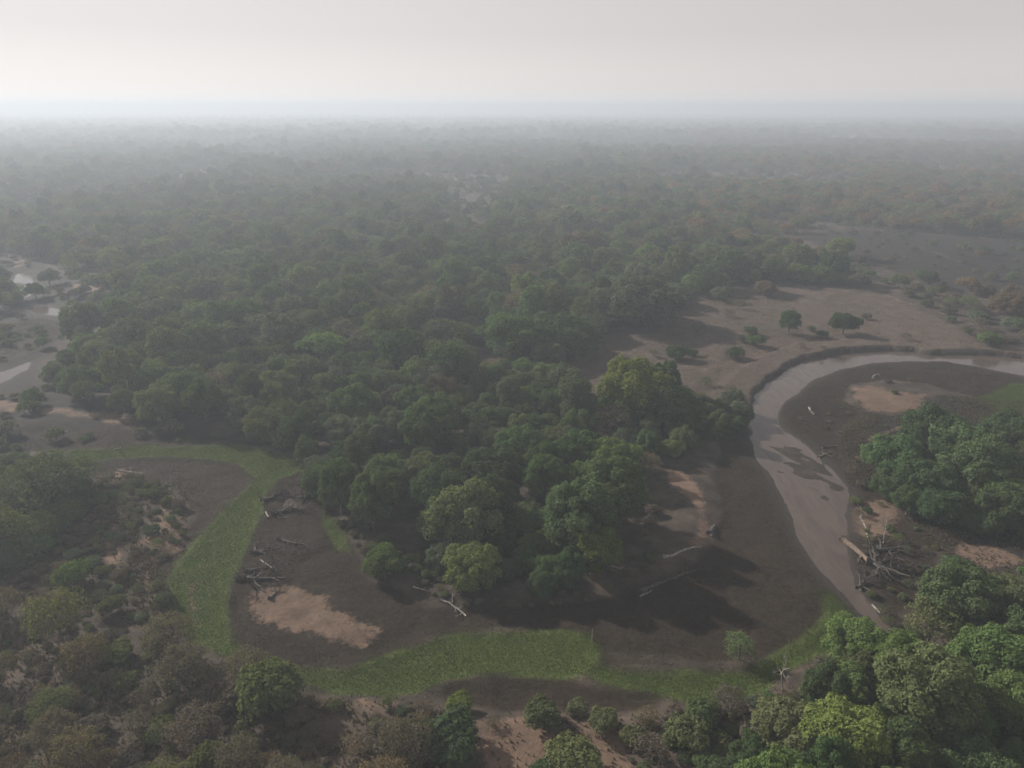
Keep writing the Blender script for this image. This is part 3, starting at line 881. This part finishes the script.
# shrubs in numbers
n_s = len(SH)
def shrubs(Q, spacing, tries, seed, rmin, rmax, kinds, tints, wh, grp, limit, f=.8):
    global n_s
    k = 0
    for x, y, r in scatter(Q, spacing, tries, seed, rmin, rmax, f):
        px, py, d = to_px(x, y, 1)
        if not (-30 < px < 1054 and py < 800) or k >= limit: continue
        kind, tint = rsel.choice(kinds), pick_tint(rsel, tints)
        sz = "large" if r > rmin + .6 * (rmax - rmin) else "small" if r < rmin + .25 * (rmax - rmin) else "middling"
        plant(kind, x, y, r, tint, "bush", f"{sz} {TINTWORD[tint]} {SHAPE[kind]} bush {wh}", "bush", grp, R.uniform(.8, 1.15))
        k += 1; n_s += 1
shrubs(near_scrub, .95, 6000, 21, 1.2, 3.0, ['twiggy', 'twiggy', 'twiggy', 'twiggy', 'shrub'], [('grey-brown', 6), ('brown', 2), ('olive', 2.5), ('green', .6)], "among dry scrub on the near bank", "bushes on the near bank", 75, .72)
shrubs(sand_scrub, 1.1, 3000, 22, .7, 1.9, ['shrub', 'twiggy'], [('olive', 3), ('grey-brown', 4), ('grey-green', 3)], "scattered over the sandy ground beside the marsh", "bushes on the sandy ground", 70)
shrubs(left_dark, .9, 2000, 23, 1.2, 2.6, ['shrub', 'twiggy'], [('olive', 3), ('grey-green', 3), ('deep green', 2), ('grey-brown', 3)], "in the dark thicket beside the scrubby sand", "bushes of the dark thicket", 25)
shrubs(thicket, .95, 2500, 24, 2.0, 5.0, ['shrub', 'twiggy', 'shrub'], [('olive', 3), ('grey-brown', 4), ('grey-green', 4), ('brown', 1.5), ('green', 1)], "in the thicket before the far grassland", "bushes of the thicket strip", 50)
shrubs(bank_strip, .95, 2500, 25, 1.0, 2.6, ['shrub', 'twiggy', 'shrub'], [('olive', 4), ('grey-brown', 3), ('brown', 1), ('green', 1.5)], "on the near bank beside the riverside wood", "bushes beside the near wood", 26)

right_weeds = poly([(850, 478), (878, 486), (905, 515), (938, 545), (940, 575), (905, 600), (888, 622), (876, 600), (862, 585), (856, 560), (852, 520)])
shrubs(right_weeds, 1.2, 1500, 26, .6, 1.6, ['shrub', 'twiggy'], [('olive', 3), ('green', 3), ('grey-brown', 2)], "in weedy mud round the drowned branches", "bushes round the drowned branches", 26)
bar_weeds = poly([(790, 412), (850, 375), (940, 378), (1000, 395), (940, 420), (870, 440), (845, 470), (820, 445)])
shrubs(bar_weeds, 1.6, 900, 27, .5, 1.3, ['shrub', 'twiggy', 'twiggy'], [('olive', 3), ('grey-brown', 4)], "on the mud around the orange sandbar", "bushes round the sandbar", 22, 1.4)
rim_weeds = poly([(318, 490), (345, 530), (385, 575), (400, 560), (440, 600), (520, 606), (620, 595), (660, 560), (655, 500), (640, 540), (600, 590), (470, 596)])
shrubs(rim_weeds, 1.1, 900, 28, .7, 1.8, ['shrub', 'twiggy'], [('olive', 3), ('grey-brown', 4), ('green', 1)], "under the trees at the wood's rim", "bushes at the wood's rim", 36)

# ------------------------------------------------------------------ the woods beyond, as one mass
proto_col = bpy.data.collections.new("distant_tree_shapes")
FARP = []
for i in range(4): FARP.append(make_proto(700 + i, ('round', 'bushy')[i % 2], 6.5, 4600, .82, .38, limbs=4, joined=True))
for i in range(2): FARP.append(make_proto(720 + i, 'tall', 5.5, 4200, .8, .36, limbs=4, joined=True))
for i in range(2): FARP.append(make_proto(740 + i, 'flat', 6.5, 1800, .95, .3, limbs=4, joined=True))
for i in range(2): FARP.append(make_proto(760 + i, 'round', 5.5, 1100, .7, .28, dens=.5, limbs=9, twigs=2, joined=True, jit=1.2))
for i in range(2): FARP.append(make_proto(780 + i, 'shrub', 2.6, 700, .6, .1, limbs=3, joined=True))
for i, p in enumerate(FARP):
    o = bpy.data.objects.new("distant_tree_%02d" % i, p.mesh)
    proto_col.objects.link(o)
FIDX = {'bushy': (0, 4), 'round': (0, 4), 'tall': (4, 6), 'flat': (6, 8), 'thin': (8, 10), 'shrub': (10, 12), 'twiggy': (10, 12)}

def instance_mass(name, label, cat, rows):
    """rows: (x, y, z, radius, kind, tint rgb)"""
    n = len(rows)
    me = bpy.data.meshes.new(name)
    me.vertices.add(n)
    me.vertices.foreach_set("co", np.array([r[:3] for r in rows], np.float32).ravel())
    ids, scl, rot, tin = [], [], [], []
    for r in rows:
        a, b = FIDX[r[4]]
        i = R.randrange(a, b); s = r[3] / FARP[i].R
        ids.append(i); scl.append((s * R.uniform(.88, 1.12), s * R.uniform(.88, 1.12), s * R.uniform(.75, 1.3))); rot.append((0, 0, R.uniform(0, 6.283))); tin.append(r[5])
    a = me.attributes.new("pick", 'INT', 'POINT'); a.data.foreach_set("value", np.array(ids, np.int32))
    for nm, v in (("scl", scl), ("rot", rot), ("tint", tin)):
        a = me.attributes.new(nm, 'FLOAT_VECTOR', 'POINT'); a.data.foreach_set("vector", np.array(v, np.float32).ravel())
    o = tag(add_obj(name, me), label, cat, kind="stuff")
    nt = bpy.data.node_groups.new(name, 'GeometryNodeTree')
    nt.interface.new_socket("Geometry", in_out='INPUT', socket_type='NodeSocketGeometry')
    nt.interface.new_socket("Geometry", in_out='OUTPUT', socket_type='NodeSocketGeometry')
    N, L = nt.nodes, nt.links
    gi, go = N.new("NodeGroupInput"), N.new("NodeGroupOutput")
    mp = N.new("GeometryNodeMeshToPoints"); L.new(gi.outputs[0], mp.inputs["Mesh"])
    ci = N.new("GeometryNodeCollectionInfo"); ci.inputs["Collection"].default_value = proto_col
    ci.inputs["Separate Children"].default_value = True; ci.inputs["Reset Children"].default_value = True
    ip = N.new("GeometryNodeInstanceOnPoints"); ip.inputs["Pick Instance"].default_value = True
    L.new(mp.outputs[0], ip.inputs["Points"]); L.new(ci.outputs[0], ip.inputs["Instance"])
    def na(nm, typ):
        q = N.new("GeometryNodeInputNamedAttribute"); q.data_type = typ; q.inputs["Name"].default_value = nm
        return q.outputs["Attribute"]
    L.new(na("pick", 'INT'), ip.inputs["Instance Index"])
    e2r = N.new("FunctionNodeEulerToRotation"); L.new(na("rot", 'FLOAT_VECTOR'), e2r.inputs[0]); L.new(e2r.outputs[0], ip.inputs["Rotation"])
    L.new(na("scl", 'FLOAT_VECTOR'), ip.inputs["Scale"])
    L.new(ip.outputs[0], go.inputs[0])
    md = o.modifiers.new("spread", 'NODES'); md.node_group = nt
    return o

def jt(t, k=.05):
    m = R.uniform(.85, 1.15)
    return [v * m * R.uniform(1 - k, 1 + k) for v in TINT[t]]
rows = [(x, y, hz(x, y), r, kind, jt(t)) for x, y, r, kind, t in rest]
for px, py, r in ((4, 309, 5), (12, 304, 5), (22, 301, 4), (36, 298, 4), (2, 300, 6), (-12, 310, 6), (20, 292, 3), (50, 285, 5), (70, 275, 5), (0, 285, 6)):
    x, y, z = gz(px, py)
    rows.append((x, y, z, r, R.choice(['round', 'thin', 'round']), jt(R.choice(['deep green', 'grey-green', 'olive']))))
# beyond: rings of growing spacing
rs = np.random.RandomState(9)
OPEN = [meadow, plain_far, plain, river] + mud_polys + sand_polys + green_polys + silt_polys
HAVE = [core, thicket, right_wood, near_wood]
def ring(y0, y1, step, rmin, rmax, seed):
    rr = np.random.RandomState(seed)
    ys = np.arange(y0, y1, step)
    pts = []
    for yy in ys:
        hw = yy * .80 + 90
        xs = np.arange(-hw, hw, step)
        pts.append(np.column_stack([xs + rr.uniform(-.48, .48, len(xs)) * step, yy + rr.uniform(-.48, .48, len(xs)) * step]))
    pts = np.vstack(pts)
    keep = np.ones(len(pts), bool)
    for q in OPEN: keep &= ~(sdf(pts, q, 20) > -3)
    for q in HAVE: keep &= ~(sdf(pts, q, 20) > -2)
    return pts[keep]
def far_rows(y0, y1, step, rmin, rmax, seed, lift=0.0):
    pts = ring(y0, y1, step, rmin, rmax, seed)
    dens = noise2(pts[:, 0] * .6, pts[:, 1] * .35, 75)
    dry = noise2(pts[:, 0] * .7, pts[:, 1] * .45, 190) * .6 + .75 * smooth(.0, .5, pts[:, 0] / (pts[:, 1] + 1)) - .10
    for (x, y), dn, dr in zip(pts, dens, dry):
        if dn > .68 and R.random() < min(.6, (dn - .64) * 5): continue
        if R.random() < .10: continue
        r = rmin + (rmax - rmin) * R.random() ** 1.4
        if y > 5000 and R.random() < (y - 5000) / 3500: continue
        if R.random() < dr:
            kind = R.choices(['round', 'flat', 'thin'], [3, 2, 3])[0]; t = pick_tint(R, [('russet', 4)] + D_TAB)
        else:
            kind = R.choices(['round', 'tall', 'flat'], [6, 2, 1])[0]; t = pick_tint(R, G_TAB)
        if dn > .70: r *= .7
        rows.append((x, y, hz(x, y) - .2, r * (.8 if kind == 'tall' else 1), kind, jt(t)))
far_rows(230, 900, 8.4, 3.6, 7.8, 31)
far_rows(900, 2000, 13, 5, 10, 32)
far_rows(2000, 4500, 26, 9, 15, 33)
far_rows(4500, 8500, 44, 9, 15, 34)
# scattered low bushes on the far grassland and the stream meadow
for q, n, s in ((plain_far, 110, 41), (meadow, 420, 42)):
    lo, hi = q.min(0), q.max(0)
    c = np.random.RandomState(s).rand(n * 3, 2) * (hi - lo) + lo
    c = c[inside(c, q)]
    wd = np.maximum.reduce([sdf(c, w, 20) for w in POOLS + [river]])
    for (x, y), w in list(zip(c, wd))[:n]:
        if w > -9: continue
        rows.append((x, y, hz(x, y), R.uniform(.8, 1.6) + 2.4 * R.random() ** 3, 'shrub', jt(pick_tint(R, D_TAB))))
under = []
for q, n, sd_ in ((near_scrub, 420, 51), (bank_strip, 160, 52), (sand_scrub, 260, 53), (left_dark, 120, 54), (rim_weeds, 120, 55)):
    lo, hi = q.min(0), q.max(0)
    c = np.random.RandomState(sd_).rand(n * 2, 2) * (hi - lo) + lo
    for x, y in c[inside(c, q)][:n]:
        under.append((x, y, hz(x, y) - .1, R.uniform(.35, .6) + .7 * R.random() ** 2, R.choice(['shrub', 'shrub', 'twiggy']), jt(pick_tint(R, [('grey-brown', 5), ('olive', 3), ('brown', 2), ('grey-green', 2)]))))
instance_mass("undergrowth", "low dry undergrowth matted between the bushes of both banks", "undergrowth", under)
instance_mass("distant_woodland", "hazy woodland stretching from the river country to the horizon", "woodland", rows)
# ------------------------------------------------------------------ driftwood and fallen trees
def dead(name, label, base, tip, r0, r1, mat, branches=5, blen=2.5, seed=0, up=.15, cat="log", group=None, wig=.25, sub=2, up_end=0.0, fork_from=.35):
    """a fallen or standing dead tree; base and tip are world points; trunk first, then limbs"""
    rs = np.random.RandomState(seed)
    A, B = np.array(base, float), np.array(tip, float)
    o = bpy.data.objects.new(name, None); col.objects.link(o); o.location = A
    tag(o, label, cat, group)
    if mat is DARKWOOD:
        r0, r1, blen = r0 * 1.35, r1 * 1.4, blen * 1.15
    n = 7
    pts, ln = [], np.linalg.norm(B - A)
    off = np.zeros(3)
    for i in range(n):
        t = i / (n - 1)
        off = off + rs.normal(0, wig, 3) * np.array([1, 1, .25]) * ln * .06
        q = (B - A) * t + off * sin(pi * t)
        q[2] += r0 * (1 - t) * .55 + up_end * t * t
        pts.append(q)
    rad = [r0 * (1 - t) + r1 * t for t in np.linspace(0, 1, n)]
    rad[0] *= 1.25
    V, Fq = [], []
    tube(V, Fq, pts, rad, 8)
    tr = add_obj("trunk", mesh_np("trunk", np.array(V), np.array(Fq), 4, [mat], smooth_f=True), o)
    for k in range(branches + branches // 2):
        V, Fq = [], []
        t = rs.uniform(fork_from, 1.0)
        i = min(int(t * (n - 1)), n - 2); f = t * (n - 1) - i
        s = pts[i] * (1 - f) + pts[i + 1] * f
        br = (rad[i] * (1 - f) + rad[i + 1] * f) * .6
        def limb(s, d, L_, r, lev):
            m1 = s + d * L_ * .4 + rs.normal(0, .12, 3) * L_
            e = s + d * L_ + rs.normal(0, .16, 3) * L_
            tube(V, Fq, [s, m1, e], [r, r * .7, r * .22], 5)
            if lev:
                for _ in range(rs.randint(1, 4)):
                    d2 = d + rs.normal(0, .6, 3); d2 /= np.linalg.norm(d2)
                    limb(m1 * .5 + e * .5, d2, L_ * .55, r * .5, lev - 1)
        ax = (B - A) / ln
        d = ax * rs.uniform(.2, 1.0) + rs.normal(0, .7, 3) * np.array([1, 1, .2]) + np.array([0, 0, up * rs.uniform(-.2, 1.6)])
        d /= np.linalg.norm(d)
        limb(s, d, blen * rs.uniform(.6, 1.3), max(br, .05), sub)
        add_obj("branch", mesh_np("branch", np.array(V), np.array(Fq), 4, [mat], smooth_f=True), o)
    return o

def lying(label, p0, p1, r0, r1, mat, seed, branches=4, blen=2.0, name="fallen_log", up=.15, up_end=0.0, wig=.25, group=None, fork_from=.35):
    return dead(name, label, gz(*p0), gz(*p1), r0, r1, mat, branches, blen, seed, up, "log", group, wig, 2, up_end, fork_from)

lying("thick brown fallen trunk jutting from the heap over the river's edge", (842, 540), (870, 563), .62, .45, BROWNWOOD, 1, 3, 2.0, "fallen_tree", .3, .3)
lying("dark drowned tree with spread limbs forming the heap's middle", (866, 563), (912, 572), .5, .12, DARKWOOD, 2, 12, 4.0, "fallen_tree", .35, .4, fork_from=.1)
lying("dark drowned tree lying along the heap's far side", (872, 552), (905, 548), .4, .1, DARKWOOD, 3, 9, 3.2, "fallen_tree", .3, .3, fork_from=.1)
lying("dark snag at the water's edge below the heap of branches", (858, 590), (875, 572), .35, .1, DARKWOOD, 4, 9, 2.6, "fallen_tree", .3, .3, fork_from=.1)
lying("long grey branch poking from the heap towards the near wood", (880, 565), (915, 575), .22, .08, DARKWOOD, 5, 2, 1.5)
lying("short pale log on the bank below the drowned heap", (872, 605), (880, 613), .2, .1, PALEWOOD, 6, 1, 1)
lying("curved pale forked branch standing behind the drowned heap", (868, 538), (859, 521), .14, .05, PALEWOOD, 7, 3, 1.6, up_end=1.4)
lying("pale stick lying on the bank above the forked branch", (861, 508), (853, 500), .13, .04, PALEWOOD, 8, 2, 1.2)
lying("pale S-shaped trunk lying at the foot of the orange sand slope", (662, 558), (702, 548), .34, .16, PALEWOOD, 9, 1, 1.0, up_end=.3, wig=.7)
lying("short dark stump log on the mud beside the orange slope", (709, 535), (715, 526), .42, .3, DARKWOOD, 10, 1, .8)
lying("dark fallen tree lying in the shadow along the mud's edge", (640, 593), (697, 570), .36, .1, DARKWOOD, 11, 8, 2.4, "fallen_tree", .25)
lying("pale branch tip lying beside the dark fallen tree in shadow", (640, 597), (652, 590), .16, .06, PALEWOOD, 12, 2, 1.0)
lying("bleached log sloping down the bank below the bushy green tree", (440, 600), (466, 616), .22, .1, PALEWOOD, 13, 3, 1.4, wig=.5)
lying("thin bleached branch on the shaded bank near the bleached log", (413, 587), (428, 591), .15, .06, PALEWOOD, 14, 2, 1.2)
lying("fallen tree at the top of the sandy mound with dark limbs", (236, 580), (285, 578), .38, .12, DARKWOOD, 15, 9, 2.6, "fallen_tree", .3, fork_from=.1)
lying("dark fallen tree just behind the one on the mound", (245, 572), (272, 566), .3, .1, DARKWOOD, 16, 7, 2.2, "fallen_tree", .3, fork_from=.1)
lying("pale crooked branch leaning from the mound's fallen trees", (260, 560), (272, 569), .16, .06, PALEWOOD, 17, 2, 1.0, up_end=.3)
lying("dark fallen tree along the near side of the small grey pool", (270, 515), (302, 509), .34, .1, DARKWOOD, 18, 9, 2.4, "fallen_tree", .3, fork_from=.1)
lying("dark fallen tree along the far side of the small grey pool", (262, 502), (284, 492), .34, .1, DARKWOOD, 19, 8, 2.4, "fallen_tree", .3, fork_from=.1)
lying("pale stub standing beside the small grey pool", (266, 512), (269, 519), .18, .08, PALEWOOD, 20, 1, .8, up_end=.6)
lying("tangled dark fallen tree between the pool and the woods", (300, 500), (325, 490), .3, .08, DARKWOOD, 21, 10, 2.4, "fallen_tree", .35, fork_from=.1)
lying("dark fallen branch on mud between the pool and the mound", (278, 540), (308, 545), .24, .07, DARKWOOD, 22, 7, 2.2, fork_from=.1)
lying("tangle of dark branches beside the strip of green below the pool", (250, 553), (280, 548), .26, .08, DARKWOOD, 23, 8, 2.2, fork_from=.1)
lying("small dark stump in the middle of the orange mound", (270, 600), (276, 592), .3, .12, DARKWOOD, 24, 5, 1.4, fork_from=.1)
lying("pale fallen branch lying across scrub beside the marsh strip", (118, 471), (142, 473), .2, .08, PALEWOOD, 25, 4, 1.8)
lying("pale broken trunk among scrub near the tall pale snag", (140, 492), (165, 487), .3, .12, PALEWOOD, 26, 4, 1.8, "fallen_tree", .3)
lying("short pale log on the grass strip of the marsh", (97, 451), (105, 449), .2, .1, PALEWOOD, 27, 1, .8)
lying("second short pale log on the marsh strip, close to the first", (114, 450), (121, 448), .2, .1, PALEWOOD, 28, 1, .8)
lying("pale driftwood stick on mud above the marsh strip", (62, 434), (70, 431), .22, .1, PALEWOOD, 29, 2, 1.0)
lying("pale log lying on the mud bar at the edge of the sandbar", (872, 378), (879, 374), .3, .15, PALEWOOD, 30, 1, 1.0)
lying("pale stump with dry tuft on the mud inside the river's bend", (809, 408), (814, 415), .3, .2, PALEWOOD, 31, 2, 1.0)
lying("brown driftwood on the tongue of mud beside the thin water strip", (818, 458), (834, 452), .3, .1, BROWNWOOD, 32, 5, 2.0)
lying("dark driftwood behind the brown one on the mud tongue", (822, 448), (842, 446), .28, .1, DARKWOOD, 33, 6, 2.0)
lying("dead branch by the foot of the wood opposite the dark mud", (903, 497), (900, 488), .16, .06, BROWNWOOD, 34, 3, 1.4, up_end=1.2)
lying("pale fallen limb under the trees at the marsh edge", (296, 460), (306, 457), .22, .1, PALEWOOD, 35, 3, 1.2)
def snag(label, px, py, h, r, mat, seed, br=4, bl=1.4):
    x, y, z = gz(px, py)
    dead("dead_tree", label, (x, y, z - .3), (x + .15 * h * (R.random() - .5), y, z + h), r, r * .25, mat, br, bl, seed, .9, "dead tree", None, .3, 1, fork_from=.55)
snag("slender white dead tree standing behind the drowned heap", 884, 543, 6.0, .16, PALEWOOD, 51, 5, 1.8)
snag("pale dead tree with broken top above the sandy path by the marsh", 178, 492, 5.0, .16, PALEWOOD, 52, 5, 1.3)
snag("thin pale post-like snag at the end of the shadow on grass", 592, 641, 2.6, .09, PALEWOOD, 53, 1, .6)
snag("bare grey snag on the bank beside the dry sapling", 783, 690, 5.0, .12, PALEWOOD, 54, 6, 1.8)
snag("white dead tree rising from the hazy wood near the stream", 131, 405, 8.0, .2, PALEWOOD, 55, 7, 2.4)

# ------------------------------------------------------------------ grass, sedge and clods (beyond counting)
def tufts(name, label, cat, polys, n, h, w, tint, seed, z0=0.0, blades=3, excl=(), even=False, thin=()):
    rs = np.random.RandomState(seed)
    pts = []
    areas = [abs(sum(q[i][0] * q[(i + 1) % len(q)][1] - q[(i + 1) % len(q)][0] * q[i][1] for i in range(len(q)))) / 2 for q in polys]
    for q, a in zip(polys, areas):
        k = int(n * a / sum(areas))
        lo, hi = q.min(0) - 1, q.max(0) + 1
        box = (hi - lo).prod()
        c = rs.rand(int(k * box / max(a, 1)) + 1, 2) * (hi - lo) + lo
        c = c[sdf(c, q) + rs.normal(0, .8, len(c)) > 0]
        pts.append(c)
    pts = np.vstack(pts)
    keep = sdf(pts, river) < -1.0
    for q in excl: keep &= sdf(pts, q) < -.3
    for q in thin: keep &= (sdf(pts, q) < -.5) | (rs.rand(len(pts)) < .15)
    keep &= even | (rs.rand(len(pts)) < .25 + 1.5 * np.clip(noise2(pts[:, 0], pts[:, 1], 5) - .2, 0, 1))
    pts = pts[keep]
    zz = np.array([hz(x, y) for x, y in pts])
    k = len(pts) * blades
    base = np.repeat(np.column_stack([pts, zz - .03]), blades, 0)
    az = rs.uniform(0, 6.283, k); ln = rs.uniform(.2, .9, k); hh = h * rs.uniform(.5, 1.3, k); ww = w * rs.uniform(.6, 1.4, k)
    side = np.column_stack([-np.sin(az), np.cos(az), np.zeros(k)]) * ww[:, None]
    tipv = np.column_stack([np.cos(az) * hh * ln, np.sin(az) * hh * ln, hh])
    V = np.stack([base - side, base + side, base + tipv], 1).reshape(-1, 3)
    me = mesh_np(name, V, np.arange(k * 3).reshape(-1, 3), 3, [GRASS])
    fattr(me, "leafvar", np.repeat(np.clip(rs.normal(.5, .12, len(pts)), 0, 1), blades), 'FACE')
    o = tag(add_obj(name, me), label, cat, kind="stuff")
    o["tint"] = list(tint)
    return o
tufts("grass", "short green grass covering the floor of the dry river channel", "grass", green_polys, 130000, .15, .045, (.074, .106, .030), 61, even=True)
tufts("sedge", "dry brown sedge stubble over the dark mud flats", "sedge", mud_polys, 120000, .15, .05, (.045, .035, .026), 62, excl=green_polys, thin=sand_polys)
tufts("dry_grass", "sparse straw-coloured grass on the bare plain", "grass", [plain], 60000, .24, .06, (.125, .094, .066), 63)
bank_grass = poly([(-60, 640), (150, 660), (262, 694), (400, 706), (470, 720), (536, 718), (700, 718), (790, 690), (870, 660), (900, 700), (780, 800), (-60, 830)])
tufts("bank_grass", "dry tufts and low weeds on the near bank", "grass", [bank_grass, sand_scrub, bend_floor], 60000, .4, .12, (.095, .08, .05), 64, thin=sand_polys)

# ------------------------------------------------------------------ haze: the smoky air
hm, N, L, out = new_mat("smoky_air")
pv = N.new("ShaderNodeVolumePrincipled")
pv.inputs["Color"].default_value = (.64, .71, .80, 1)
pv.inputs["Density"].default_value = .00053
pv.inputs["Anisotropy"].default_value = .24
pv.inputs["Density Attribute"].default_value = ""
L.new(pv.outputs[0], out.inputs["Volume"])
hm.cycles.homogeneous_volume = True
x0, x1, y0, y1, z0, z1 = GX[0] - 50, GX[-1] + 50, GY[0] - 50, GY[-1] + 50, -5.0, 105.0
hv = [(x, y, z) for x in (x0, x1) for y in (y0, y1) for z in (z0, z1)]
hmesh = bpy.data.meshes.new("haze")
hmesh.from_pydata(hv, [], [(0, 1, 3, 2), (4, 6, 7, 5), (0, 4, 5, 1), (2, 3, 7, 6), (0, 2, 6, 4), (1, 5, 7, 3)])
hmesh.materials.append(hm)
tag(add_obj("haze", hmesh), "pale smoky haze lying over the whole plain", "haze", kind="stuff")
print("trees", n_t, "bushes", n_s, "mass", len(rows), "tris ground", len(quads) * 2)
